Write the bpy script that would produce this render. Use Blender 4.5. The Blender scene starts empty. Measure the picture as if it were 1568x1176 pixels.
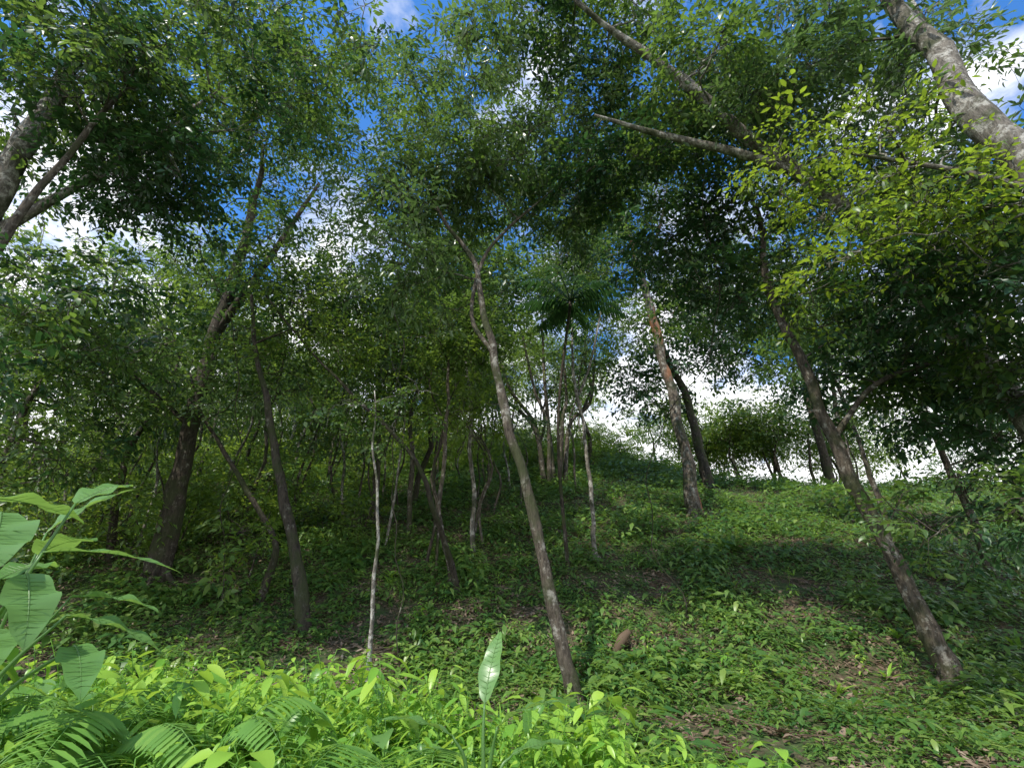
import bpy, math, random
import numpy as np
from mathutils import Vector, noise, Quaternion, Euler

rnd = random.Random(11)
S = bpy.context.scene
exp = math.exp
TR = 0.78      # trunk radius factor

# ------------------------------------------------------------------ terrain
def sp(t, k):
    a = t / k
    return t if a > 30 else k * math.log1p(exp(a))

def g(x, y):
    R = 31 + 26 / (1 + exp(max(-30, min(30, (x - 10.5) / 2.0))))
    if x < -14:
        R -= min(20, (-14 - x) * 0.4)
    z = 0.44 * (sp(y - 9.6, .7) - 1.5 * sp(y - R, 2.5)) - .17
    z = sp(z + 4, 1.0) - 4
    z += 0.5 * exp(-((x + 4) ** 2 / 9 + (y - 3.3) ** 2 / 5))
    d = math.hypot(x, y - 15)
    f = 1 if d < 60 else 60 / d
    z += f * (0.22 * noise.noise(Vector((x * .3, y * .3, 0))) + 0.11 * noise.noise(Vector((x * .9, y * .9, 3))))
    return z

# ------------------------------------------------------------------ materials
def new_mat(name):
    m = bpy.data.materials.new(name); m.use_nodes = True
    nt = m.node_tree; nt.nodes.clear()
    return m, nt, nt.nodes, nt.links

def ramp(N, pts):
    r = N.new('ShaderNodeValToRGB')
    e = r.color_ramp.elements
    while len(e) < len(pts): e.new(0.5)
    for el, (p, c) in zip(e, pts):
        el.position = p; el.color = (*c, 1)
    return r

def leaf_mat(name, cols, tcol, trans=0.35, rough=0.38, spec=0.5):
    m, nt, N, L = new_mat(name)
    out = N.new('ShaderNodeOutputMaterial')
    def madd(src, f, prev=None):
        q = N.new('ShaderNodeMath'); q.operation = 'MULTIPLY_ADD'; q.inputs[1].default_value = f
        L.new(src, q.inputs[0])
        if prev is not None: L.new(prev, q.inputs[2])
        else: q.inputs[2].default_value = 0
        return q.outputs[0]
    at = N.new('ShaderNodeAttribute'); at.attribute_name = 'lv'
    tv = N.new('ShaderNodeAttribute'); tv.attribute_name = 'tv'
    oi = N.new('ShaderNodeObjectInfo')
    f = madd(at.outputs['Fac'], .5); f = madd(tv.outputs['Fac'], .3, f); f = madd(oi.outputs['Random'], .25, f)
    n = len(cols)
    r = ramp(N, [(i / (n - 1), c) for i, c in enumerate(cols)])
    L.new(f, r.inputs[0])
    p = N.new('ShaderNodeBsdfPrincipled')
    L.new(r.outputs[0], p.inputs['Base Color'])
    p.inputs['Roughness'].default_value = rough
    p.inputs['Specular IOR Level'].default_value = spec
    t = N.new('ShaderNodeBsdfTranslucent')
    mc = N.new('ShaderNodeMix'); mc.data_type = 'RGBA'; mc.blend_type = 'MIX'
    mc.inputs[0].default_value = 0.75
    L.new(r.outputs[0], mc.inputs[6]); mc.inputs[7].default_value = (*tcol, 1)
    L.new(mc.outputs[2], t.inputs[0])
    ms = N.new('ShaderNodeMixShader'); ms.inputs[0].default_value = trans
    L.new(p.outputs[0], ms.inputs[1]); L.new(t.outputs[0], ms.inputs[2])
    L.new(ms.outputs[0], out.inputs[0])
    return m

def bark_mat(name, dark, mid, light, lich=0.55, orange=False, scale=1.0, moss=.49):
    m, nt, N, L = new_mat(name)
    out = N.new('ShaderNodeOutputMaterial')
    p = N.new('ShaderNodeBsdfPrincipled'); p.inputs['Roughness'].default_value = 0.9
    p.inputs['Specular IOR Level'].default_value = 0.2
    tc = N.new('ShaderNodeTexCoord')
    mp = N.new('ShaderNodeMapping'); mp.inputs['Scale'].default_value = (1, 1, .3)
    L.new(tc.outputs['Object'], mp.inputs[0])
    n1 = N.new('ShaderNodeTexNoise'); n1.inputs['Scale'].default_value = 16 * scale; n1.inputs['Detail'].default_value = 6
    n1.inputs['Roughness'].default_value = .7
    L.new(mp.outputs[0], n1.inputs['Vector'])
    r1 = ramp(N, [(0.35, dark), (0.62, mid)])
    L.new(n1.outputs['Fac'], r1.inputs[0])
    n2 = N.new('ShaderNodeTexNoise'); n2.inputs['Scale'].default_value = 5.0; n2.inputs['Detail'].default_value = 8
    n2.inputs['Roughness'].default_value = .75
    L.new(tc.outputs['Object'], n2.inputs['Vector'])
    r2 = ramp(N, [(lich - .02, (0, 0, 0)), (lich + .07, (1, 1, 1))])
    L.new(n2.outputs['Fac'], r2.inputs[0])
    mx = N.new('ShaderNodeMix'); mx.data_type = 'RGBA'
    L.new(r2.outputs[0], mx.inputs[0]); L.new(r1.outputs[0], mx.inputs[6]); mx.inputs[7].default_value = (*light, 1)
    last = mx.outputs[2]
    n3 = N.new('ShaderNodeTexNoise'); n3.inputs['Scale'].default_value = 1.6; n3.inputs['Detail'].default_value = 7
    L.new(tc.outputs['Object'], n3.inputs['Vector'])
    r3 = ramp(N, [(moss, (0, 0, 0)), (moss + .12, (.85, .85, .85))])
    L.new(n3.outputs['Fac'], r3.inputs[0])
    mx2 = N.new('ShaderNodeMix'); mx2.data_type = 'RGBA'
    L.new(r3.outputs[0], mx2.inputs[0]); L.new(last, mx2.inputs[6]); mx2.inputs[7].default_value = (.055, .065, .028, 1)
    last = mx2.outputs[2]
    if orange:
        n4 = N.new('ShaderNodeTexNoise'); n4.inputs['Scale'].default_value = 1.3; n4.inputs['Detail'].default_value = 7
        L.new(mp.outputs[0], n4.inputs['Vector'])
        r4 = ramp(N, [(0.54, (0, 0, 0)), (0.62, (.7, .7, .7))]); L.new(n4.outputs['Fac'], r4.inputs[0])
        mx3 = N.new('ShaderNodeMix'); mx3.data_type = 'RGBA'
        L.new(r4.outputs[0], mx3.inputs[0]); L.new(last, mx3.inputs[6]); mx3.inputs[7].default_value = (.40, .17, .08, 1)
        last = mx3.outputs[2]
    L.new(last, p.inputs['Base Color'])
    b = N.new('ShaderNodeBump'); b.inputs['Strength'].default_value = 1.0; b.inputs['Distance'].default_value = .05
    L.new(n1.outputs['Fac'], b.inputs['Height']); L.new(b.outputs[0], p.inputs['Normal'])
    L.new(p.outputs[0], out.inputs[0])
    return m

M_leaf = leaf_mat('leaf_canopy', [(.022, .062, .018), (.052, .115, .03), (.105, .175, .043), (.22, .29, .08)], (.28, .45, .06), .37)
M_leaf2 = leaf_mat('leaf_lanceolate', [(.028, .068, .028), (.06, .115, .042), (.115, .18, .065), (.22, .28, .12)], (.22, .38, .08), .34, .33, .6)
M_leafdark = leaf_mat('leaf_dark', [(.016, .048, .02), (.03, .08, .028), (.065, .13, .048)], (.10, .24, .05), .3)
M_leafsunlit = leaf_mat('leaf_sunlit_tone', [(.07, .15, .02), (.12, .21, .03), (.19, .27, .035)], (.46, .62, .04), .47)  # sunlit look of the near right-hand leaves put into their colour
M_under = leaf_mat('leaf_understory', [(.05, .115, .025), (.105, .19, .038), (.2, .29, .06)], (.42, .58, .06), .42)
M_herb = leaf_mat('leaf_herb', [(.022, .08, .024), (.06, .15, .035), (.15, .26, .05), (.30, .38, .10)], (.30, .50, .06), .35)
M_fg = leaf_mat('leaf_foreground', [(.06, .18, .035), (.18, .38, .055), (.36, .56, .08), (.5, .64, .1)], (.52, .76, .07), .42, .36)
M_fern = leaf_mat('fern_green', [(.10, .24, .055), (.18, .36, .08), (.28, .46, .1)], (.42, .66, .08), .38)
M_litter = leaf_mat('dry_leaves', [(.08, .055, .035), (.15, .105, .07), (.27, .2, .14), (.45, .38, .29)], (.25, .15, .07), .15, .7, .2)
M_banana = leaf_mat('broad_leaf_green', [(.12, .25, .07), (.19, .34, .11)], (.36, .56, .09), .36, .32)
M_bdark = bark_mat('bark_dark', (.026, .022, .017), (.095, .077, .06), (.24, .23, .19), .58)
M_bmid = bark_mat('bark_grey_brown', (.038, .031, .024), (.145, .12, .093), (.34, .32, .275), .555)
M_bpale = bark_mat('bark_pale', (.08, .072, .06), (.24, .215, .18), (.5, .48, .43), .52, moss=.52)
M_borange = bark_mat('bark_orange_stained', (.055, .045, .035), (.19, .155, .12), (.40, .38, .32), .54, True)

def ground_mat():
    m, nt, N, L = new_mat('forest_floor')
    out = N.new('ShaderNodeOutputMaterial')
    p = N.new('ShaderNodeBsdfPrincipled'); p.inputs['Roughness'].default_value = .95
    p.inputs['Specular IOR Level'].default_value = .1
    tc = N.new('ShaderNodeTexCoord')
    n1 = N.new('ShaderNodeTexNoise'); n1.inputs['Scale'].default_value = 9; n1.inputs['Detail'].default_value = 8; n1.inputs['Roughness'].default_value = .75
    L.new(tc.outputs['Object'], n1.inputs['Vector'])
    r1 = ramp(N, [(.3, (.03, .023, .016)), (.48, (.08, .06, .04)), (.6, (.14, .11, .075)), (.75, (.26, .2, .15))])
    L.new(n1.outputs['Fac'], r1.inputs[0])
    n2 = N.new('ShaderNodeTexNoise'); n2.inputs['Scale'].default_value = 1.4; n2.inputs['Detail'].default_value = 9; n2.inputs['Roughness'].default_value = .75
    L.new(tc.outputs['Object'], n2.inputs['Vector'])
    r2 = ramp(N, [(.42, (0, 0, 0)), (.56, (1, 1, 1))])
    L.new(n2.outputs['Fac'], r2.inputs[0])
    mx = N.new('ShaderNodeMix'); mx.data_type = 'RGBA'
    L.new(r2.outputs[0], mx.inputs[0]); L.new(r1.outputs[0], mx.inputs[6]); mx.inputs[7].default_value = (.05, .085, .028, 1)
    L.new(mx.outputs[2], p.inputs['Base Color'])
    v = N.new('ShaderNodeTexVoronoi'); v.inputs['Scale'].default_value = 13
    L.new(tc.outputs['Object'], v.inputs['Vector'])
    b = N.new('ShaderNodeBump'); b.inputs['Strength'].default_value = .8; b.inputs['Distance'].default_value = .05
    L.new(v.outputs['Distance'], b.inputs['Height']); L.new(b.outputs[0], p.inputs['Normal'])
    L.new(p.outputs[0], out.inputs[0])
    return m
M_ground = ground_mat()

# ------------------------------------------------------------------ mesh builder
class MB:
    def __init__(s): s.v = []; s.f = []; s.a = []; s.m = []
    def add(s, vs, fs, lv=0.5, mi=0):
        o = len(s.v); s.v += [tuple(q) for q in vs]
        s.f += [tuple(i + o for i in f) for f in fs]
        s.a += [lv] * len(vs); s.m += [mi] * len(fs)
    def mesh(s, name, mats, smooth=True):
        me = bpy.data.meshes.new(name)
        me.from_pydata(s.v, [], s.f)
        for m in mats: me.materials.append(m)
        at = me.attributes.new('lv', 'FLOAT', 'POINT'); at.data.foreach_set('value', s.a)
        me.polygons.foreach_set('material_index', s.m)
        me.polygons.foreach_set('use_smooth', [smooth] * len(s.f))
        me.update()
        return me
    def tube(s, pts, n=8, mi=0, lump=0.0, lv=.5):
        ref = Vector((1, 0.13, 0.05)); vs = []; k = len(pts)
        for i, (p, r) in enumerate(pts):
            a = pts[max(0, i - 1)][0]; b = pts[min(k - 1, i + 1)][0]
            t = (b - a); t = t.normalized() if t.length > 1e-6 else Vector((0, 0, 1))
            if abs(t.dot(ref)) > .95: ref = Vector((0.1, 1, 0.2))
            u = (ref - t * ref.dot(t)).normalized(); w = t.cross(u)
            ref = u
            for j in range(n):
                an = 2 * math.pi * j / n
                rr = r
                if lump:
                    rr *= 1 + lump * (noise.noise(Vector((math.cos(an) * 1.3 + p.x, math.sin(an) * 1.3 + p.y, p.z * 1.2))) + .6 * noise.noise(Vector((math.cos(an) * 2 + p.x, math.sin(an) * 2, p.z * 3.5))))
                vs.append(p + (u * math.cos(an) + w * math.sin(an)) * rr)
        fs = []
        for i in range(k - 1):
            for j in range(n):
                fs.append((i * n + j, i * n + (j + 1) % n, (i + 1) * n + (j + 1) % n, (i + 1) * n + j))
        if n > 3: fs.append(tuple((k - 1) * n + j for j in range(n)))
        s.add(vs, fs, lv, mi)
    def leaf(s, base, d, up, ln, w, droop=.2, fold=.18, segs=3, lv=.5, mi=0, wave=0):
        d = d.normalized(); side = d.cross(up)
        if side.length < 1e-3: side = Vector((1, 0, 0))
        side.normalize(); nrm = side.cross(d)
        vs = [base]; fs = []
        T = [(i + 1) / (segs + 1) for i in range(segs)]
        if segs == 1: T = [.42]
        for t in T:
            wd = w * .5 * (math.sin(math.pi * t ** .75)) ** .8
            c = base + d * ln * t - nrm * (droop * ln * t * t)
            ww = wave * math.sin(t * 17 + lv * 9) * wd
            vs += [c - side * wd + nrm * (fold * wd * 2 + ww), c, c + side * wd + nrm * (fold * wd * 2 - ww)]
        tip = base + d * ln * .98 - nrm * droop * ln
        vs.append(tip); ti = len(vs) - 1
        fs += [(0, 2, 1), (0, 3, 2)]
        for i in range(segs - 1):
            a = 1 + i * 3; b = a + 3
            fs += [(a, a + 1, b + 1, b), (a + 1, a + 2, b + 2, b + 1)]
        a = 1 + (segs - 1) * 3
        fs += [(a, a + 1, ti), (a + 1, a + 2, ti)]
        s.add(vs, fs, lv, mi)

def link(o, parent=None):
    S.collection.objects.link(o)
    if parent: o.parent = parent
    return o
def empty(name, loc=(0, 0, 0)):
    e = bpy.data.objects.new(name, None); e.empty_display_size = .3; e.location = loc
    S.collection.objects.link(e); return e

# ------------------------------------------------------------------ leafy part libraries (instanced)
def ru(a, b): return rnd.uniform(a, b)
def rdir(zb=0, zs=1):
    while True:
        v = Vector((ru(-1, 1), ru(-1, 1), ru(-1, 1)))
        if .05 < v.length < 1:
            v.normalize(); v.z = v.z * zs + zb; return v.normalized()

def make_coll(name, meshes):
    c = bpy.data.collections.new(name)
    for i, me in enumerate(meshes):
        o = bpy.data.objects.new(me.name, me); c.objects.link(o)
    return c

def twig_mesh(name, mat, nl=5, ll=.18, wr=.38, segs=2, sag=.25):
    mb = MB(); up = Vector((0, 0, 1))
    stems = [(Vector((0, 0, 0)), Vector((0, 1, ru(-.05, .15))), ru(.5, .75))]
    for sgn in (-1, 1):
        for q in range(2):
            stems.append((Vector((0, ru(.08, .45), 0)), Vector((sgn * ru(.5, 1), ru(.4, 1), ru(-.4, .4))), ru(.28, .45)))
    for si, (p0, d, L) in enumerate(stems):
        d.normalize()
        if segs > 1 or si == 0:
            mb.tube([(p0 + d * L * t - up * sag * L * t * t, .006 * (1 - .6 * t)) for t in (0, .5, 1)], 3, 1)
        n = max(2, int(nl * L / .55))
        for i in range(n + 1):
            t = (i + .6) / (n + .6)
            b = p0 + d * L * t - up * sag * L * t * t
            side = d.cross(up).normalized() * (1 if i % 2 else -1)
            if i == n: side *= .1
            ld = d * ru(.3, .8) + side * ru(.7, 1) + up * ru(-.7, .25)
            uu = up + rdir() * .55
            l = ll * ru(.5, 1.25)
            mb.leaf(b, ld, uu, l, l * wr * ru(.85, 1.15), ru(.05, .4), ru(.05, .2), segs, ru(0, 1), 0)
    return mb.mesh(name, [mat, M_bdark])

def lib(name, mat, k=6, **kw):
    return make_coll(name, [twig_mesh(name + '_part', mat, **kw) for _ in range(k)])
C_leaf = lib('leafy_twigs', M_leaf, ll=.18, wr=.40)
C_lance = lib('lanceolate_twigs', M_leaf2, ll=.23, wr=.27, sag=.5)
C_small = lib('fine_leafy_twigs', M_leaf, ll=.13, wr=.48, nl=8)
C_dark = lib('dark_leafy_twigs', M_leafdark, ll=.20, wr=.4)
C_sunlit = lib('sunlit_tone_leafy_twigs', M_leafsunlit, ll=.155, wr=.42)
C_under = lib('understory_twigs', M_under, ll=.17, wr=.34)
F_leaf = lib('far_leafy_twigs', M_leaf, segs=1, ll=.18, wr=.43)
F_lance = lib('far_lanceolate_twigs', M_leaf2, segs=1, ll=.22, wr=.32, sag=.5)
F_dark = lib('far_dark_twigs', M_leafdark, segs=1, ll=.18, wr=.45)
F_under = lib('far_understory_twigs', M_under, segs=1, ll=.17, wr=.42)
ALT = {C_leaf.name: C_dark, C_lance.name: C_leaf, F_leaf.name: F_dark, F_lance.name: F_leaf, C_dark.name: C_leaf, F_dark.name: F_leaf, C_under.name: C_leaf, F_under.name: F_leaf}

def herb_mesh(name, mat, n=26, R=.34, H=.28, ll=.12, wr=.5):
    mb = MB(); up = Vector((0, 0, 1))
    for i in range(n):
        a = ru(0, 6.283); r = R * math.sqrt(ru(0, 1)); h = ru(.03, H) * (1 - .5 * r / R)
        b = Vector((r * math.cos(a), r * math.sin(a), h))
        a2 = a + ru(-1, 1)
        d = Vector((math.cos(a2), math.sin(a2), ru(-.35, .45)))
        l = ll * ru(.55, 1.4)
        mb.leaf(b, d, up + rdir() * .35, l, l * wr * ru(.8, 1.2), ru(.1, .5), ru(.05, .2), 1 if i % 2 else 2, ru(0, 1), 0)
    return mb.mesh(name, [mat])
C_herb = make_coll('herb_clumps', [herb_mesh('herb_clump_part', M_herb, n=rnd.randint(18, 32), wr=ru(.22, .65), H=ru(.12, .55), ll=rnd.choice([.07, .1, .13, .19])) for _ in range(14)])

def litter_mesh(name):
    mb = MB()
    for i in range(14):
        a = ru(0, 6.283); r = .35 * math.sqrt(ru(0, 1))
        d = Vector((math.cos(a * 3), math.sin(a * 3), ru(-.15, .3)))
        mb.leaf(Vector((r * math.cos(a), r * math.sin(a), ru(.005, .05))), d, Vector((ru(-.6, .6), ru(-.6, .6), 1)), ru(.06, .15), ru(.03, .06), ru(-.4, .4), ru(-.2, .4), 2, ru(0, 1))
    for i in range(2):
        a = ru(0, 6.28); d = Vector((math.cos(a), math.sin(a), .05)) * ru(.15, .5)
        mb.tube([(Vector((0, 0, .03)) - d, .008), (Vector((0, 0, .05)) + d, .004)], 3, 0, lv=ru(.1, .9))
    return mb.mesh(name, [M_litter])
C_litter = make_coll('litter_patches', [litter_mesh('litter_part') for _ in range(5)])

def broad_mesh(name, mat, h, n, ll, wr):
    mb = MB(); up = Vector((0, 0, 1)); lean = Vector((ru(-.3, .3), ru(-.3, .3), 1))
    def P(t): return Vector((lean.x * h * t * t, lean.y * h * t * t, h * t))
    mb.tube([(P(i / 4), .008 * (1 - .7 * i / 4)) for i in range(5)], 4, 0, lv=.1)
    a = ru(0, 6)
    for i in range(n):
        t = .15 + .85 * (i + 1) / n; a += 2.4 + ru(-.3, .3)
        d = Vector((math.cos(a), math.sin(a), ru(-.1, .5))).normalized()
        pet = ll * ru(.3, .8) * (1.4 - t * .6)
        b = P(t); e = b + d * pet
        mb.tube([(b, .003), (e, .002)], 3, 0, lv=.3)
        l = ll * ru(.6, 1.2)
        d2 = Vector((d.x, d.y, ru(-.6, .2)))
        mb.leaf(e, d2, up + rdir() * .35, l, l * wr * ru(.85, 1.15), ru(.1, .5), ru(.05, .2), 4, ru(0, 1), 0, ru(0, .12))
    return mb.mesh(name, [mat])
C_fg = make_coll('foreground_herbs', [broad_mesh('broadleaf_part', M_fg, ru(.35, .9), rnd.randint(14, 26), rnd.choice([.06, .08, .1, .13, .16, .2]), ru(.28, .75)) for _ in range(20)])
C_big = make_coll('large_leaf_herbs', [broad_mesh('large_leaf_part', M_banana, ru(.5, .8), rnd.randint(6, 9), ru(.3, .42), ru(.3, .5)) for _ in range(4)])

def fern_frond(mb, base, az, L, rise, npin=16, pl=.2):
    up = Vector((0, 0, 1)); h = Vector((math.cos(az), math.sin(az), 0)); side = h.cross(up)
    def P(t): return base + h * (L * (t * .9)) + up * (rise * L * (t - .95 * t * t * 1.15))
    mb.tube([(P(i / 7), .005 * (1 - .8 * i / 7)) for i in range(8)], 3, 0, lv=.1)
    for i in range(npin):
        t = .14 + .86 * i / npin
        p = P(t); w = pl * L * (math.sin(math.pi * (t * .85 + .12)) ** .8) * 1.3
        for sg in (-1, 1):
            d = side * sg + h * .4 - up * .12
            mb.leaf(p, d, up, w, L / npin * 1.0, .2, .05, 2, ru(0, 1), 0)
def fern_mesh(name):
    mb = MB(); n = rnd.randint(6, 9); a0 = ru(0, 6)
    for i in range(n):
        fern_frond(mb, Vector((0, 0, 0)), a0 + i * 6.283 / n + ru(-.3, .3), ru(.5, .85), ru(.9, 1.7), 26)
    return mb.mesh(name, [M_fern])
C_fern = make_coll('fern_parts', [fern_mesh('fern_part') for _ in range(5)])

def blade_mesh(name, wmax=.03, n=14, Lm=.8):
    mb = MB()
    for i in range(n):
        a = ru(0, 6.283); L = ru(.4, 1) * Lm
        mb.leaf(Vector((ru(-.08, .08), ru(-.08, .08), 0)), Vector((math.cos(a), math.sin(a), ru(.8, 2))), Vector((0, 0, 1)), L, ru(.4, 1) * wmax, ru(.4, .8), .2, 5, ru(0, 1))
    return mb.mesh(name, [M_fg])
C_blade = make_coll('grass_tufts', [blade_mesh('grass_tuft_part') for _ in range(4)] + [blade_mesh('arching_leaf_part', .11, 8, .75) for _ in range(3)])

# ------------------------------------------------------------------ instancer
_ng = {}
def inst_group(coll, real):
    key = coll.name + str(real)
    if key in _ng: return _ng[key]
    ng = bpy.data.node_groups.new('scatter_' + coll.name, 'GeometryNodeTree')
    ng.interface.new_socket('Geometry', in_out='INPUT', socket_type='NodeSocketGeometry')
    ng.interface.new_socket('Geometry', in_out='OUTPUT', socket_type='NodeSocketGeometry')
    N = ng.nodes; L = ng.links
    gi = N.new('NodeGroupInput'); go = N.new('NodeGroupOutput')
    ci = N.new('GeometryNodeCollectionInfo'); ci.inputs['Collection'].default_value = coll
    ci.inputs['Separate Children'].default_value = True; ci.inputs['Reset Children'].default_value = True
    ip = N.new('GeometryNodeInstanceOnPoints'); ip.inputs['Pick Instance'].default_value = True
    def attr(n, t):
        a = N.new('GeometryNodeInputNamedAttribute'); a.data_type = t; a.inputs['Name'].default_value = n
        return a.outputs[0]
    L.new(gi.outputs[0], ip.inputs['Points']); L.new(ci.outputs[0], ip.inputs['Instance'])
    L.new(attr('idx', 'INT'), ip.inputs['Instance Index'])
    L.new(attr('rot', 'FLOAT_VECTOR'), ip.inputs['Rotation'])
    L.new(attr('scl', 'FLOAT'), ip.inputs['Scale'])
    if real:
        rl = N.new('GeometryNodeRealizeInstances')
        L.new(ip.outputs[0], rl.inputs[0]); last = rl.outputs[0]
        for nm in ('idx', 'rot', 'scl'):
            ra = N.new('GeometryNodeRemoveAttribute'); ra.inputs['Name'].default_value = nm
            L.new(last, ra.inputs[0]); last = ra.outputs[0]
        L.new(last, go.inputs[0])
    else:
        L.new(ip.outputs[0], go.inputs[0])
    _ng[key] = ng
    return ng
def scatter(name, coll, pts, parent=None, real=True):
    me = bpy.data.meshes.new(name)
    me.from_pydata([tuple(p[0]) for p in pts], [], [])
    k = len(coll.objects)
    a = me.attributes.new('idx', 'INT', 'POINT'); a.data.foreach_set('value', [rnd.randrange(k) for _ in pts])
    a = me.attributes.new('rot', 'FLOAT_VECTOR', 'POINT'); a.data.foreach_set('vector', [c for p in pts for c in p[1]])
    a = me.attributes.new('scl', 'FLOAT', 'POINT'); a.data.foreach_set('value', [p[2] for p in pts])
    # foliage tone drifts in patches across the plants
    a = me.attributes.new('tv', 'FLOAT', 'POINT'); a.data.foreach_set('value', [min(1, max(0, .5 + .9 * noise.noise(p[0] * .6) + rnd.uniform(-.35, .35))) for p in pts])
    o = bpy.data.objects.new(name, me)
    link(o, parent)
    md = o.modifiers.new('scatter', 'NODES'); md.node_group = inst_group(coll, real)
    return o
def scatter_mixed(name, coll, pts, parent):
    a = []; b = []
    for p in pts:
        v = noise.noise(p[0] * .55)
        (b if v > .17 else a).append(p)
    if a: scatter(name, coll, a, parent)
    if b: scatter(name + '_alt_tone', ALT.get(coll.name, coll), b, parent)  # second leaf colour for noise-picked clumps, just for variety

def eul(d, roll=.5):
    q = d.to_track_quat('Y', 'Z') @ Quaternion((0, 1, 0), ru(-roll, roll))
    return tuple(q.to_euler())

# ------------------------------------------------------------------ trees
def spline(pts, seg=6):
    P = [np.array(p, float) for p in pts]; out = []
    P = [2 * P[0] - P[1]] + P + [2 * P[-1] - P[-2]]
    for i in range(1, len(P) - 2):
        a, b, c, d = P[i - 1:i + 3]
        for k in range(seg):
            t = k / seg
            q = .5 * ((2 * b) + (-a + c) * t + (2 * a - 5 * b + 4 * c - d) * t * t + (-a + 3 * b - 3 * c + d) * t ** 3)
            out.append((Vector(q[:3]), max(.004, q[3])))
    out.append((Vector(P[-2][:3]), P[-2][3]))
    return out

def grow(mb, stems, crowns, s, tpc, rc, out):
    nodes = []
    for st in stems:
        n = len(st)
        for i, (p, r) in enumerate(st):
            if i > n * .35: nodes.append((p, r))
    for (cx, cy, cz, rx, ry, rz, n) in crowns:
        cl = []
        for i in range(n):
            v = rdir() * (ru(.05, 1) ** .45)
            cl.append(Vector((cx + v.x * rx, cy + v.y * ry, cz + v.z * rz)))
        def dmin(c): return min((c - p).length for p, r in nodes)
        cl.sort(key=dmin)
        for c in cl:
            best = None; bc = 1e9
            for (p, r) in nodes:
                dd = c - p
                cost = dd.length + max(0, (p.z - c.z)) * 1.2
                cost += .3 if r < .03 else 0
                if cost < bc: bc = cost; best = (p, r)
            p0, r0 = best; dv = c - p0; ln = dv.length
            rs = min(r0 * .65, .014 + .014 * ln); rs = max(rs, .011)
            k = max(4, int(ln / .45))
            mid = (p0 + c) * .5 + Vector((ru(-.14, .14), ru(-.14, .14), ru(-.05, .22))) * ln
            br = []
            for i in range(k + 1):
                t = i / k
                q = p0 * (1 - t) ** 2 + mid * 2 * t * (1 - t) + c * t * t
                if 0 < i: q = q + rdir() * .06 * s
                br.append((q, rs * (1 - t) + .009 * t))
            mb.tube(br, 5)
            for (q, r) in br[k // 3:]: nodes.append((q, r))
            for j in range(4):
                e = c + rdir(.1, .8) * rc * ru(.7, 1.3)
                m = (c + e) * .5 + rdir() * .08
                mb.tube([(c, .011 * s), (m, .008 * s), (e, .003 * s)], 3)
            dens = ru(.45, 1.4)
            for j in range(int(tpc * dens)):
                o = rdir(0, .75); rr = rc * (ru(0, 1) ** .5)
                p = c + o * rr * 1.3
                d = (o + rdir() * .6); d.z = d.z * .5 - .05
                out.append((p, eul(d, .6), s * ru(.7, 1.25)))

def tree(name, base_xy, trunk, mat, crowns, coll, s=1.0, tpc=15, rc=.66, forks=(), lump=.3, extra=()):
    e = empty(name)
    trunk = [(a, b, c, r * TR) for a, b, c, r in trunk]
    forks = [[(a, b, c, r * .9) for a, b, c, r in f] for f in forks]
    mb = MB(); bx, by = base_xy; bz = g(bx, by)
    r0 = trunk[0][3]
    pts = [(bx, by, bz - .25, r0 * 1.5), (bx + (trunk[1][0] - bx) * .03, by, bz + .25, r0 * 1.12)] + [t for t in trunk[1:]]
    st = spline(pts, 9)
    st = [(p + Vector((noise.noise(Vector((p.z * .5, bx, 1))) + .35 * noise.noise(Vector((p.z * 1.4, bx, 7))), noise.noise(Vector((p.z * .5, by, 5))), 0)) * .16 * min(1, i / 8), r) for i, (p, r) in enumerate(st)]
    mb.tube(st, 12, 0, lump)
    for j in range(5):
        a = j * 1.257 + ru(-.3, .3); L = r0 * ru(2.2, 3.6)
        ex, ey = bx + math.cos(a) * L, by + math.sin(a) * L
        mb.tube([(Vector((bx + math.cos(a) * r0 * .5, by + math.sin(a) * r0 * .5, bz + r0 * 1.6)), r0 * .35),
                 (Vector((bx + math.cos(a) * r0 * 1.3, by + math.sin(a) * r0 * 1.3, bz + r0 * .5)), r0 * .3),
                 (Vector((ex, ey, g(ex, ey) - .06)), r0 * .12)], 6, 0, .2)
    stems = [st]
    for f in forks:
        fs = spline(f, 6); mb.tube(fs, 9, 0, lump); stems.append(fs)
    tw = []
    grow(mb, stems, crowns, s, tpc, rc, tw)
    for (c2, crs, s2, t2, r2) in extra:
        t_ = []
        grow(mb, stems, crs, s2, t2, r2, t_)
        scatter('foliage_tone', c2, t_, e)
    link(bpy.data.objects.new('trunk_and_limbs', mb.mesh('trunk', [mat])), e)
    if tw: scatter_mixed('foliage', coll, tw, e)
    return e

R = lambda *a: a
tree('tall_tree', (-11.3, 7.6), [R(0, 0, 0, .40), (-11.4, 7.6, 4, .38), (-11.4, 7.5, 8, .34), (-11.2, 7.2, 12, .25), (-11, 7, 16, .12)], M_bpale,
     [(-10.1, 8.3, 13.3, 4, 3, 3.0, 34), (-10.4, 6, 13.6, 3, 2.5, 2.2, 16), (-10.6, 9.5, 7.6, 2.4, 1.8, 2.0, 14), (-6.5, 7, 15, 3, 2, 1.8, 16)], C_leaf, 1, 15, .68,
     forks=[[(-11.4, 7.6, 8.5, .13), (-9.8, 7.8, 11, .09), (-8.2, 8, 14, .05)]],
     extra=[(C_dark, [(-8.6, 8.5, 10.9, 1.7, 1.5, 1.8, 13)], 1.0, 18, .6)])
tree('slender_tree', (-9.3, 6.3), [R(0, 0, 0, .11), (-9.6, 6.4, 5, .1), (-9.2, 6.5, 8, .09), (-8.7, 6.5, 12, .05)], M_bmid,
     [(-8.8, 6.3, 12, 2, 1.6, 1.6, 9), (-8.9, 6.3, 5.2, 1.3, 1, .9, 6)], C_dark, 1, 13)
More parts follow.
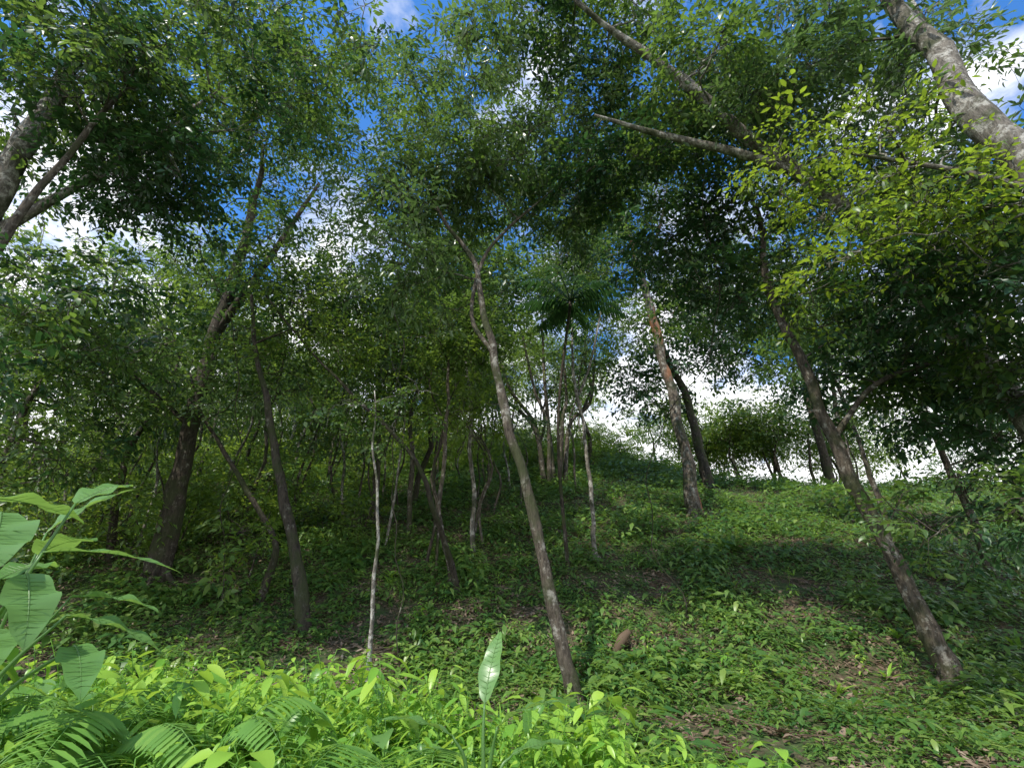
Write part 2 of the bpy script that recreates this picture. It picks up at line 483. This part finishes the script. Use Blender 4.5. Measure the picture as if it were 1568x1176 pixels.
tree('forest_tree', (-13.6, 12), [R(0, 0, 0, .15), (-13.8, 12, 4, .12), (-13.6, 12, 9, .07)], M_bmid,
     [(-13.8, 12, 7.5, 3.0, 2.5, 2.4, 20), (-12.6, 11.4, 5.0, 2.0, 1.8, 1.1, 9)], C_leaf, 1.15, 14, .8)
tree('canopy_tree', (-10.3, 14.4), [R(0, 0, 0, .40), (-10.8, 14.4, 7, .32), (-10.8, 14.4, 10.1, .29), (-10.9, 14.4, 16.1, .2), (-11.2, 14.2, 20, .09)], M_bdark,
     [(-11.4, 14.5, 20.9, 5, 4, 4.5, 40), (-13.2, 15.5, 12.8, 3.2, 2.5, 3, 18), (-7.6, 15.2, 13.4, 3.2, 2.5, 2.8, 18), (-8.2, 10.5, 20.4, 3.5, 3, 2.2, 14)], F_leaf, 1.35, 15, .9,
     forks=[[(-10.8, 14.4, 10.5, .19), (-9.6, 14.2, 13.5, .14), (-8.2, 14, 17.5, .07)], [(-10.8, 14.4, 6.8, .1), (-12.5, 13.8, 8.2, .07), (-14.2, 13.5, 9.4, .03)]])
tree('forest_tree', (-4.8, 11.8), [R(0, 0, 0, .2), (-5.7, 11.8, 3.6, .16), (-6.7, 11.8, 6.1, .12), (-7.4, 11.8, 7.7, .09), (-8, 11.6, 10, .05)], M_bdark,
     [(-6.4, 12.6, 9.0, 2.8, 1.8, 1.7, 16)], C_under, 1.1, 13, .78)
tree('forest_tree', (-6.6, 13.4), [R(0, 0, 0, .12), (-6.7, 13.4, 3.0, .1), (-8, 13.4, 4.8, .085), (-9.4, 13.2, 6.5, .06), (-10.2, 13, 8, .03)], M_bdark,
     [(-8.6, 13.6, 8, 1.6, 1.2, 1.2, 6)], C_lance, 1.1, 12, .7)
tree('pole_sapling', (-2.66, 9.8), [R(0, 0, 0, .05), (-2.86, 9.8, 3.27, .04), (-3.05, 9.8, 4.6, .03), (-3.2, 9.8, 6, .015)], M_bpale,
     [(-3.1, 9.8, 5.8, 1.1, .9, .8, 5)], C_small, .9, 9, .45)
tree('forked_tree', (1.02, 9.0), [R(0, 0, 0, .15), (.855, 9, .94, .14), (.21, 9, 3.77, .125), (-.2, 9, 5.6, .11), (-.58, 9, 6.93, .10), (-.9, 9, 8.96, .08), (-1.6, 9, 10.25, .06), (-2.4, 9, 12.1, .03)], M_bmid,
     [(-2.2, 9.3, 12.0, 2.4, 2, 1.6, 21), (1, 9.3, 12.4, 2, 2, 1.5, 16), (-.7, 8.5, 15, 3.2, 2.3, 2, 18), (-2.6, 9.5, 9.3, 1.2, 1.3, .8, 4)], C_lance, 1.0, 15, .66,
     forks=[[(-.45, 9, 6.6, .06), (-.95, 9.1, 7.6, .055), (-.75, 9.1, 9.2, .05), (-.2, 9.1, 10.2, .045), (1.1, 9, 11.6, .02)]])
tree('forest_tree', (-1.8, 14.4), [R(0, 0, 0, .1), (-2.24, 14.4, 3.86, .09), (-2.2, 14.4, 6.8, .08), (-2.3, 14.4, 9.5, .05)], M_bmid,
     [(-2.2, 14.2, 10.0, 2.6, 2, 1.9, 14)], C_small, 1.3, 14, .78)
tree('leaning_tree', (-1.55, 13.8), [R(0, 0, 0, .11), (-2.1, 13, 3.6, .09), (-2.6, 12.7, 4.8, .08), (-3.7, 12.5, 6.1, .065), (-6.2, 12.5, 8.4, .05), (-8.4, 12.5, 11, .03)], M_bdark,
     [(-8, 12.3, 11.5, 1.8, 1.5, 1.2, 5)], C_leaf, 1.1, 12, .65)
tree('forest_tree', (-1.36, 17), [R(0, 0, 0, .11), (-1.7, 17, 8.05, .09), (-2.2, 17, 14, .07), (-3.2, 16.5, 22, .04)], M_bpale,
     [(-5.2, 16, 25, 5, 4, 3.5, 23), (-2, 17, 15, 3.2, 2, 2.8, 17)], F_leaf, 1.45, 15, .95)
tree('forest_tree', (-5.8, 20), [R(0, 0, 0, .16), (-6.2, 20, 9, .13), (-6.8, 20, 14, .1), (-7.4, 20, 18, .05)], M_bmid,
     [(-7.6, 20, 15.5, 4.5, 3, 3.4, 23), (-5.2, 18.5, 11.5, 2.6, 2, 1.8, 9)], F_lance, 1.6, 14, 1.0)
tree('pale_slender_tree', (2.8, 16), [R(0, 0, 0, .1), (2.73, 16, 6.17, .085), (2.53, 16, 8.74, .08), (2.4, 16, 11.1, .05), (2.8, 17, 13.5, .03)], M_bpale,
     [(3.8, 17.5, 15.8, 2.6, 2, 1.9, 11), (5.2, 17.5, 12.6, 1.6, 1.5, 1.2, 6)], F_leaf, 1.3, 13, .8,
     forks=[[(2.55, 16, 8.6, .06), (3.1, 16, 10, .05), (3.9, 16.5, 13, .03)]])
tree('orange_stained_tree', (8.35, 21.3), [R(0, 0, 0, .40), (8.26, 21.3, 9.34, .33), (7.9, 21.3, 13.8, .29), (7.34, 21.3, 19.5, .22), (6.4, 21.3, 25.9, .1)], M_borange,
     [(6.0, 21.5, 26, 6, 4, 5, 44), (10.2, 23, 19, 3.0, 2.5, 2.6, 16), (4.2, 22.5, 20, 3, 2.5, 2.4, 15)], F_leaf, 1.8, 15, 1.2,
     forks=[[(7.5, 21.3, 18.5, .14), (8.8, 21, 21.5, .1), (9.8, 21, 25, .05)]])
tree('ridge_tree', (11.2, 26), [R(0, 0, 0, .36), (10.75, 26, 12.75, .28), (10, 26, 15.9, .2), (9.5, 26, 20, .1)], M_bdark,
     [(8.9, 26, 14.4, 2.8, 2.5, 2.0, 14), (14.2, 26, 18.0, 4.5, 3, 3.6, 30)], F_dark, 1.9, 13, 1.2)
tree('canopy_tree', (7.85, 9.63), [R(0, 0, 0, .21), (7.6, 9.63, 1.77, .19), (7.35, 9.63, 3.24, .18), (6.9, 9.63, 6.06, .15), (6.7, 9.63, 9.05, .11), (6.9, 9.6, 12.1, .06)], M_bmid,
     [(7.0, 10.4, 10.3, 2.6, 2, 2.0, 24), (5.0, 10.3, 11.6, 2.2, 1.8, 1.8, 16), (9.0, 9.8, 7.1, 1.8, 1.4, 1.1, 12), (10.6, 9.3, 5.6, 2.1, 1.5, 1.6, 19), (10.4, 9, 8.4, 2.2, 1.8, 1.6, 18), (7.4, 10, 13, 3, 2, 2, 15)], C_dark, 1.0, 15, .64,
     forks=[[(7.1, 9.63, 4.8, .08), (8.3, 9.4, 6.0, .06), (10.2, 9.2, 6.6, .03)]])
tree('forest_tree', (14.2, 14.5), [R(0, 0, 0, .14), (14.0, 14.3, 5, .12), (13.5, 14, 9, .07)], M_bmid,
     [(13.5, 14, 8.3, 3.0, 2.5, 1.9, 16), (16.5, 14, 6.8, 2.5, 2, 2, 12)], F_dark, 1.3, 13, .85)
tree('forest_tree', (14.6, 18.5), [R(0, 0, 0, .12), (14.4, 18.3, 8, .1), (13.8, 18, 12, .06)], M_bmid,
     [(13.4, 18, 11.9, 2.8, 2, 1.9, 13)], F_leaf, 1.5, 13, .9)
tree('spreading_tree', (10.8, 8.6), [R(0, 0, 0, .3), (10, 8.4, 5, .27), (7.9, 8, 9.7, .23), (5.5, 7.5, 11.9, .19), (3.6, 7, 13.9, .14), (1.6, 6.5, 15.6, .07)], M_bpale,
     [(3.9, 8.4, 15.6, 3.5, 2.0, 1.5, 28), (6.0, 8.9, 13.8, 2.5, 1.6, 1.4, 18), (2.6, 8.8, 12.4, 1.8, 1.4, 1.0, 10), (1.2, 7.2, 16.4, 2.2, 1.8, 1.1, 13), (9.6, 7.4, 5.4, 1.2, .8, 1.4, 11), (4.6, 6.4, 13.0, 1.2, .6, .7, 4)], C_leaf, 1.0, 15, .64,
     forks=[[(7.2, 7.8, 10.6, .14), (5.6, 7.5, 11.0, .11), (3.4, 7.4, 11.7, .08), (2, 7.3, 12.2, .03)]])
tree('large_tree', (8.4, 4.9), [R(0, 0, 0, .40), (8.3, 4.9, 4, .35), (8.0, 5.0, 7.7, .30), (8.05, 5.3, 11.4, .23), (8, 5.3, 16, .1)], M_bpale,
     [(7.6, 6.8, 13.4, 3, 1.8, 2.3, 25), (9.2, 7.2, 9.8, 2, 1.4, 1.8, 17)], C_lance, 1.0, 16, .64,
     forks=[[(8.05, 5.2, 10.6, .13), (9.1, 5.8, 12.8, .09), (9.5, 6, 15, .05)], [(8.1, 5, 7, .08), (7.3, 5.3, 7.9, .05), (6, 5.6, 8.7, .03)]],
     extra=[(C_sunlit, [(6.0, 5.6, 8.2, 1.7, 1.0, 1.2, 13), (7, 5.7, 7.2, 1.5, 1.0, 1.1, 12), (5.1, 6, 6.3, .7, .6, .5, 4)], .9, 9, .42),
            (C_dark, [(7.8, 6.6, 6.8, 1.6, 1, 1.4, 13)], .95, 12, .5)])
tree('overhanging_shrub', (8.4, 7.0), [R(0, 0, 0, .06), (8.2, 7, 1.5, .05), (7.7, 7, 2.6, .035), (6.9, 7, 2.9, .02)], M_bdark,
     [(7.1, 7, 2.7, 1.4, .7, .7, 12)], C_leaf, .8, 8, .42)
tree('ridge_tree', (21, 30), [R(0, 0, 0, .33), (21.1, 30, 14, .28), (21.4, 30, 19.4, .2), (20.5, 30, 27, .1)], M_bdark,
     [(20.5, 30, 25.5, 6, 4, 4.5, 30), (26, 28, 20.5, 6, 4, 4.5, 24)], F_dark, 2.0, 13, 1.35)
tree('ridge_tree', (19.5, 26), [R(0, 0, 0, .2), (19.8, 26, 12, .16), (20.5, 26, 17, .08)], M_bmid,
     [(20.5, 25.5, 16.0, 4.5, 3, 3.0, 20)], F_leaf, 1.8, 12, 1.1)

e = empty('multi_stemmed_tree'); mb = MB(); stems = []
for (bx, ex, ez, kx) in [(1.9, -1.2, 17.6, -.5), (2.2, .6, 18.5, .1), (2.5, 2.1, 19.7, -.2), (2.8, 3.4, 17.0, .4), (3.1, 5.6, 16.6, .7), (2.0, -3.2, 18.2, -.9)]:
    b = g(bx, 27)
    st = spline([(bx, 27, b - .2, .17), (bx + kx * .8, 27 + ru(-.5, .5), b + 4, .12), ((bx + ex) / 2 + kx, 27 + ru(-1, 1), (b + ez) / 2 + 1, .1), (ex, 27, ez, .06)], 6)
    mb.tube(st, 8, 0, .2); stems.append(st)
tw = []
grow(mb, stems, [(1.7, 27, 22.3, 6.5, 4, 3.4, 28), (-4.5, 27, 21.5, 4, 3, 3.5, 18)], 2.0, 14, 1.3, tw)
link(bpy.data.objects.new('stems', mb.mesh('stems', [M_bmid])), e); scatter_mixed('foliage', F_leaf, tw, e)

def palm(x, y, zt, L):
    e = empty('palm_tree'); mb = MB(); b = g(x, y)
    mb.tube(spline([(x - .5, y + .6, b - .2, .07), (x - .65, y + .4, (b + zt) / 2, .05), (x, y, zt, .06)], 8), 8)
    lf = MB(); up = Vector((0, 0, 1))
    for i in range(15):
        az = i * 2.4; rise = ru(.05, 1.1); h = Vector((math.cos(az), math.sin(az), 0)); side = h.cross(up); LL = L * ru(.8, 1.1)
        def P(t): return Vector((x, y, zt)) + h * LL * t * .95 + up * LL * (rise * t - (rise * .55 + .4) * t * t)
        lf.tube([(P(k / 8), .03 * (1 - .85 * k / 8)) for k in range(9)], 4, 0, lv=.2)
        for k in range(20):
            t = .12 + .88 * k / 20
            for sg in (-1, 1):
                d = side * sg + h * .6 - up * ru(.3, .9)
                lf.leaf(P(t), d, up, LL * .34 * math.sin(math.pi * (.15 + .8 * t)), .085, .3, .1, 2, ru(0, 1))
    link(bpy.data.objects.new('trunk', mb.mesh('palm_trunk', [M_bdark])), e)
    link(bpy.data.objects.new('fronds', lf.mesh('palm_fronds', [M_leafdark])), e)
palm(2.25, 14.6, 11.9, 2.3)

for (x0, y0, z0, x1, y1, w) in [(-3.6, 9, 11.5, -2.2, 10.6, .8), (4.6, 8, 12.2, 4.2, 12.5, .9), (-7.9, 9, 10, -7.2, 12.5, .7)]:
    mb = MB(); b = g(x1, y1)
    st = spline([(x0, y0, z0, .010), (x0 + w, (y0 + y1) / 2, z0 * .66 + b * .34, .011), (x1 - w * .6, y1, z0 * .3 + b * .7, .012), (x1, y1, b - .1, .014)], 14)
    st = [(p + Vector((noise.noise(Vector((p.z * .9, x1, 1))), noise.noise(Vector((p.z * .9, x1, 4))), 0)) * .35, r) for p, r in st]
    mb.tube(st, 5, 0, .3)
    link(bpy.data.objects.new('liana', mb.mesh('liana', [M_bdark])))

# ------------------------------------------------------------------ background forest (mass)
e = empty('background_forest'); mb = MB(); tw = []; twb = []; twc = []
cnt = 0
spots = []
while cnt < 100:
    x = ru(-42, 8); y = ru(15.5, 56)
    if x > -4 and y < 24: continue
    if any((x - a) ** 2 + (y - b) ** 2 < 4 for a, b in spots): continue
    spots.append((x, y)); cnt += 1
for i in range(14):
    spots.append((ru(13, 46), ru(33, 44)))
for i in range(10):
    spots.append((ru(15, 27), ru(33, 38)))
nmain = len(spots)
for i in range(34):      # thin saplings between the main trunks
    spots.append((ru(-17, 0.5), ru(15, 29)))
for si, (x, y) in enumerate(spots):
    b = g(x, y); h = ru(7, 15)
    if x > 12: h = ru(5, 10)
    r = ru(.045, .12); nc = 10
    if si >= nmain: r = ru(.028, .055); h = ru(5, 10); nc = 4
    lx, ly = ru(-1.8, 1.8), ru(-.8, .8)
    st = spline([(x, y, b - .2, r * 1.3), (x + lx * .1 + ru(-.5, .5), y + ly * .3, b + h * .45, r), (x + lx, y + ly, b + h, r * .4)], 7)
    st = [(p + Vector((noise.noise(Vector((p.z * .4, x, 1))), 0, 0)) * .8 * min(1, i / 5), rr) for i, (p, rr) in enumerate(st)]
    mb.tube(st, 6, rnd.choice([0, 0, 2, 1]), .2)
    tmp = []
    w = 2.4 if nc > 5 else 1.2
    grow(mb, [st], [(x + lx, y + ly, b + h * .84, w, w, h * .26, nc)], 1.8 if nc > 5 else 1.3, 10, 1.15 if nc > 5 else .8, tmp)
    rnd.choice([tw, twb, twb, twc]).extend(tmp)
link(bpy.data.objects.new('trunks', mb.mesh('trunks', [M_bmid, M_bpale, M_bdark])), e)
scatter('foliage', F_leaf, tw, e); scatter('foliage_light', F_under, twb, e); scatter('foliage_drooping', F_lance, twc, e)

e = empty('understory_shrubs'); mb = MB(); tw = []; tws = []
sp_ = []
while len(sp_) < 125:
    x = ru(-32, -6); y = ru(13.5, 48); sp_.append((x, y, ru(.9, 3.0)))
while len(sp_) < 185:
    x = ru(-8, 10); y = ru(31, 54); sp_.append((x, y, ru(1.2, 3.0)))
while len(sp_) < 220:
    x = ru(-44, -2); y = ru(36, 52); sp_.append((x, y, ru(4, 7)))
for (x, y, h) in sp_:
    b = g(x, y)
    st = [(Vector((x, y, b - .1)), .03), (Vector((x + ru(-.3, .3), y, b + h * .6)), .022), (Vector((x + ru(-.5, .5), y, b + h)), .012)]
    mb.tube(st, 5)
    w = 1.2 if h < 4 else 2.0
    grow(mb, [st + st[1:]], [(x, y, b + h * .62, w, w, h * .42, 4 if h < 3.6 else 7)], 1.4 if h < 4 else 1.9, 10, .85 if h < 4 else 1.1, tw)
link(bpy.data.objects.new('stems', mb.mesh('shrub_stems', [M_bdark])), e); scatter('foliage', F_under, tw, e)

# ------------------------------------------------------------------ ground
n = 300
u = np.linspace(-1, 1, n)
xs = 38 * u + 380 * np.sign(u) * np.abs(u) ** 6
ys = 18 + xs
V = [(x, y, g(x, y)) for y in ys for x in xs]
F = [(j * n + i, j * n + i + 1, (j + 1) * n + i + 1, (j + 1) * n + i) for j in range(n - 1) for i in range(n - 1)]
me = bpy.data.meshes.new('ground'); me.from_pydata(V, [], F); me.materials.append(M_ground)
me.polygons.foreach_set('use_smooth', [True] * len(F))
link(bpy.data.objects.new('ground', me))

def gn(x, y):
    dz = .15
    nx = (g(x - dz, y) - g(x + dz, y)) / (2 * dz); ny = (g(x, y - dz) - g(x, y + dz)) / (2 * dz)
    return Vector((nx, ny, 1)).normalized()
def on_ground(x, y, s, lift=0.0, tilt=.6):
    nn = gn(x, y); nn = Vector((nn.x * tilt, nn.y * tilt, 1)).normalized()
    q = nn.to_track_quat('Z', 'Y') @ Quaternion((0, 0, 1), ru(0, 6.283))
    return (Vector((x, y, g(x, y) + lift)), tuple(q.to_euler()), s)

pts = []
for i in range(28000):
    y = 3.0 + 44 * ru(0, 1) ** 1.25; x = ru(-1, 1) * (4 + y * 1.15)
    dn = noise.noise(Vector((x * .45, y * .45, 9))) + .8 * noise.noise(Vector((x * 1.3, y * 1.3, 2)))
    if dn < -.25 and ru(0, 1) < .85: continue
    sc = ru(.45, 1.3) * (1 + max(0, y - 12) * .035) * (.6 + .4 * min(1, max(0, y - 4) / 7)) * (1 + .7 * max(-.6, min(1, dn)))
    pts.append(on_ground(x, y, sc))
scatter('ground_cover_plants', C_herb, pts)
pts = []
for i in range(4500):
    y = 3.5 + 24 * ru(0, 1); x = ru(-1, 1) * (4 + y * 1.15)
    pts.append(on_ground(x, y, ru(.7, 1.3), .02, 1))
scatter('leaf_litter', C_litter, pts)
pts = []; bl = []
for i in range(900):
    y = 9.5 + 26 * ru(0, 1); x = ru(-1, 1) * (3 + y * 1.1)
    (pts if ru(0, 1) < .6 else bl).append(on_ground(x, y, ru(.35, .8), 0, .2))
scatter('slope_herbs', C_fg, pts, real=False)
scatter('slope_grass_tufts', C_blade, bl, real=False)
def fgmask(x, y):
    lim = 7.3 - .4 * (x + 2) if x < -2 else 7.3 - .5 * (x + 2)
    return y < min(9, lim) + 1.3 * noise.noise(Vector((x * .9, y * .9, 4)))
pts = []; fp = []; bl = []; bg_ = []
for i in range(6500):
    x = ru(-11, 3.0); y = ru(2.2, 9)
    if not fgmask(x, y) or math.hypot(x, y) < 2.3: continue
    q = ru(0, 1)
    k = 1.1 + .8 * noise.noise(Vector((x * .8, y * .8, 8)))
    if x > -2: k *= max(.5, 1 - .12 * (x + 2))
    k *= max(.6, 1 - max(0, y - 4.5) * .08)
    if q < .16: fp.append(on_ground(x, y, ru(.7, 1.15) * k, 0, .2))
    elif q < .25: bl.append(on_ground(x, y, ru(.7, 1.2) * k, 0, .2))
    elif q < .27 and x < -1: bg_.append(on_ground(x, y, ru(.7, 1.1) * k, 0, .2))
    else: pts.append(on_ground(x, y, ru(.5, 1.15) * k, 0, .2))
scatter('foreground_undergrowth', C_fg, pts)
scatter('grass_tufts', C_blade, bl)
scatter('large_leaf_undergrowth', C_big, bg_)
for (x, y) in [(-2.2, 2.5), (-2.7, 2.9), (-1.7, 2.7), (-3.2, 3.2), (-1.2, 3.0), (-3.3, 2.4), (-2.4, 3.4), (-1.9, 3.6), (-3.8, 3.4), (-3.0, 4.0), (-.5, 3.4), (-4.4, 4.2), (-3.6, 4.6), (-2.4, 4.4)]:
    fp.append(on_ground(x, y, 1.25, .4, .1))
scatter('fern_patch', C_fern, fp)

def heliconia(bx, by, specs):
    e = empty('heliconia_plant'); mb = MB(); up = Vector((0, 0, 1)); bz = g(bx, by)
    for (tx, ty, tz, dx_, dy_, dz_, L, W) in specs:
        p = Vector((tx, ty, tz))
        mb.tube(spline([(bx + ru(-.1, .1), by + ru(-.1, .1), bz - .1, .02), ((bx + tx) / 2, (by + ty) / 2, (bz + tz) / 2 + .2, .014), (tx, ty, tz, .008)], 5), 6, 0, lv=.2)
        mb.leaf(p, Vector((dx_, dy_, dz_)), up, L, W, .28, .1, 16, ru(0, 1), 0, .2)
        d0 = Vector((dx_, dy_, dz_)).normalized(); sd = d0.cross(up).normalized(); nr = sd.cross(d0)
        mb.tube([(p + d0 * L * t - nr * (.28 * L * t * t) + nr * .002, .006 * (1.05 - t)) for t in [i / 8 for i in range(9)]], 4, 0, lv=1)
        for k in range(12):     # side veins
            t = .1 + .8 * k / 12; wd = W * .46 * (math.sin(math.pi * t ** .75)) ** .8
            c = p + d0 * L * t - nr * (.28 * L * t * t - .003)
            for sg in (-1, 1):
                ev = c + sd * sg * wd * .9 + d0 * L * .04 + nr * (wd * .2 * .9 - .28 * L * ((t + .04) ** 2 - t * t) + .002)
                mb.tube([(c, .0022), (ev, .001)], 3, 0, lv=1)
    link(bpy.data.objects.new('leaves', mb.mesh('heliconia_leaves', [M_banana])), e)
heliconia(-3.1, 2.9, [(-3.0, 2.75, 2.05, .62, -.45, -.35, .52, .3), (-2.7, 2.75, 1.72, .6, -.3, -.45, .46, .24), (-3.3, 2.8, 2.15, .1, .5, .1, .7, .25), (-2.9, 3.0, 1.85, .9, .2, .12, .8, .13), (-2.7, 3.1, 1.5, .9, .3, -.1, .6, .2), (-3.2, 3.1, 1.7, -.2, .6, .3, .6, .2), (-3.3, 2.6, 1.6, .5, -.5, -.2, .55, .28), (-3.1, 3.3, 2.2, -.1, .6, .5, .6, .2), (-2.5, 3.0, 1.35, .5, -.4, -.1, .5, .2)])
heliconia(-3.9, 3.9, [(-3.7, 3.8, 1.9, .7, -.3, .3, .7, .26), (-4.0, 3.7, 1.75, -.4, -.5, .2, .7, .25), (-3.5, 4.0, 1.6, .9, .2, .1, .65, .24), (-4.0, 4.1, 2.1, .2, .4, .7, .7, .24), (-3.6, 3.6, 1.4, .6, -.5, -.1, .6, .24)])
heliconia(-.2, 3.9, [(-.1, 3.8, .8, .6, -.3, .5, .5, .15), (-.4, 3.8, .75, -.7, -.3, .45, .5, .15), (-.2, 4.0, .9, .1, .3, .8, .55, .16), (0, 4, .6, .8, .2, .3, .45, .15)])

def rosette(x, y, n, L, W):
    mb = MB(); b = Vector((x, y, g(x, y)))
    for i in range(n):
        a = i * 2.4; el = .3 + 1.1 * (i / n)
        mb.leaf(b + Vector((0, 0, .02)), Vector((math.cos(a), math.sin(a), el)), Vector((0, 0, 1)), L * ru(.8, 1.1), W, .35, .3, 6, ru(0, 1))
    o = bpy.data.objects.new('rosette_plant', mb.mesh('rosette', [M_banana])); link(o)
rosette(.55, 8.2, 14, .6, .12); rosette(5.2, 8.8, 16, .5, .08); rosette(5.9, 7.0, 14, .45, .09); rosette(7.6, 17, 16, 1.0, .12)

mb = MB()
L0 = [(-1.2, 19.5), (0.2, 19.3), (1.6, 18.4), (2.4, 17.6)]
mb.tube(spline([(x, y, g(x, y) + .12, r) for (x, y), r in zip(L0, (.14, .13, .1, .05))], 6), 8, 0, .3)
link(bpy.data.objects.new('fallen_log', mb.mesh('log', [M_bdark])))
mb = MB()
mb.tube(spline([(2.15, 11.0, g(2.15, 11) + .05, .07), (2.3, 11, g(2.3, 11) + .22, .1), (2.5, 11.1, g(2.5, 11.1) + .33, .07)], 5), 9, 0, .8)
link(bpy.data.objects.new('broken_stump', mb.mesh('stump', [M_litter])))

# ------------------------------------------------------------------ world
W = bpy.data.worlds.new('World'); S.world = W; W.use_nodes = True
nt = W.node_tree; N = nt.nodes; L = nt.links; N.clear()
out = N.new('ShaderNodeOutputWorld'); bg = N.new('ShaderNodeBackground')
sky = N.new('ShaderNodeTexSky'); sky.sky_type = 'NISHITA'; sky.sun_disc = False
EL = 55; sdir = Vector((-.36, -.46, 0)).normalized() * math.cos(math.radians(EL)); sdir.z = math.sin(math.radians(EL))
sky.sun_elevation = math.radians(EL); sky.sun_rotation = math.atan2(sdir.x, sdir.y) % (2 * math.pi)
sky.ozone_density = 2.5; sky.air_density = 1.0; sky.dust_density = .4
tc = N.new('ShaderNodeTexCoord')
sep = N.new('ShaderNodeSeparateXYZ'); L.new(tc.outputs['Generated'], sep.inputs[0])
mz = N.new('ShaderNodeMath'); mz.operation = 'ADD'; mz.inputs[1].default_value = .25; L.new(sep.outputs[2], mz.inputs[0])
def div(a):
    d = N.new('ShaderNodeMath'); d.operation = 'DIVIDE'; L.new(a, d.inputs[0]); L.new(mz.outputs[0], d.inputs[1]); return d.outputs[0]
cb = N.new('ShaderNodeCombineXYZ'); L.new(div(sep.outputs[0]), cb.inputs[0]); L.new(div(sep.outputs[1]), cb.inputs[1])
cn = N.new('ShaderNodeTexNoise'); cn.inputs['Scale'].default_value = 3.2; cn.inputs['Detail'].default_value = 9; cn.inputs['Roughness'].default_value = .58
L.new(cb.outputs[0], cn.inputs['Vector'])
hz = N.new('ShaderNodeMapRange'); hz.inputs[1].default_value = .2; hz.inputs[2].default_value = .66; hz.inputs[3].default_value = .28; hz.inputs[4].default_value = 0.0
L.new(sep.outputs[2], hz.inputs[0])
ad = N.new('ShaderNodeMath'); ad.operation = 'ADD'; L.new(cn.outputs['Fac'], ad.inputs[0]); L.new(hz.outputs[0], ad.inputs[1])
cr = ramp(N, [(.50, (0, 0, 0)), (.64, (1, 1, 1))]); L.new(ad.outputs[0], cr.inputs[0])
cc = ramp(N, [(.5, (6.5, 6.9, 7.5)), (.74, (11.5, 11.6, 11.9))]); L.new(ad.outputs[0], cc.inputs[0])
tint = N.new('ShaderNodeMix'); tint.data_type = 'RGBA'; tint.blend_type = 'MULTIPLY'; tint.inputs[0].default_value = 1
L.new(sky.outputs[0], tint.inputs[6]); tint.inputs[7].default_value = (.65, 1.35, 2.0, 1)
mx = N.new('ShaderNodeMix'); mx.data_type = 'RGBA'
L.new(cr.outputs[0], mx.inputs[0]); L.new(tint.outputs[2], mx.inputs[6]); L.new(cc.outputs[0], mx.inputs[7])
L.new(mx.outputs[2], bg.inputs[0]); bg.inputs[1].default_value = .15
L.new(bg.outputs[0], out.inputs[0])

sun = bpy.data.lights.new('sun', 'SUN'); sun.energy = 5; sun.angle = math.radians(.5); sun.color = (1, .95, .85)
so = bpy.data.objects.new('sun', sun); link(so)
so.rotation_euler = sdir.to_track_quat('Z', 'Y').to_euler(); so.location = (0, 0, 40)

cam = bpy.data.cameras.new('camera'); cam.sensor_width = 36; cam.lens = 16.07; cam.clip_end = 2000; cam.clip_start = .05
co = bpy.data.objects.new('camera', cam); link(co)
co.location = (0, 0, 1.6); co.rotation_euler = (math.radians(90 + 25), 0, 0)
S.camera = co
S.view_settings.view_transform = 'Standard'; S.view_settings.look = 'None'; S.view_settings.exposure = 0
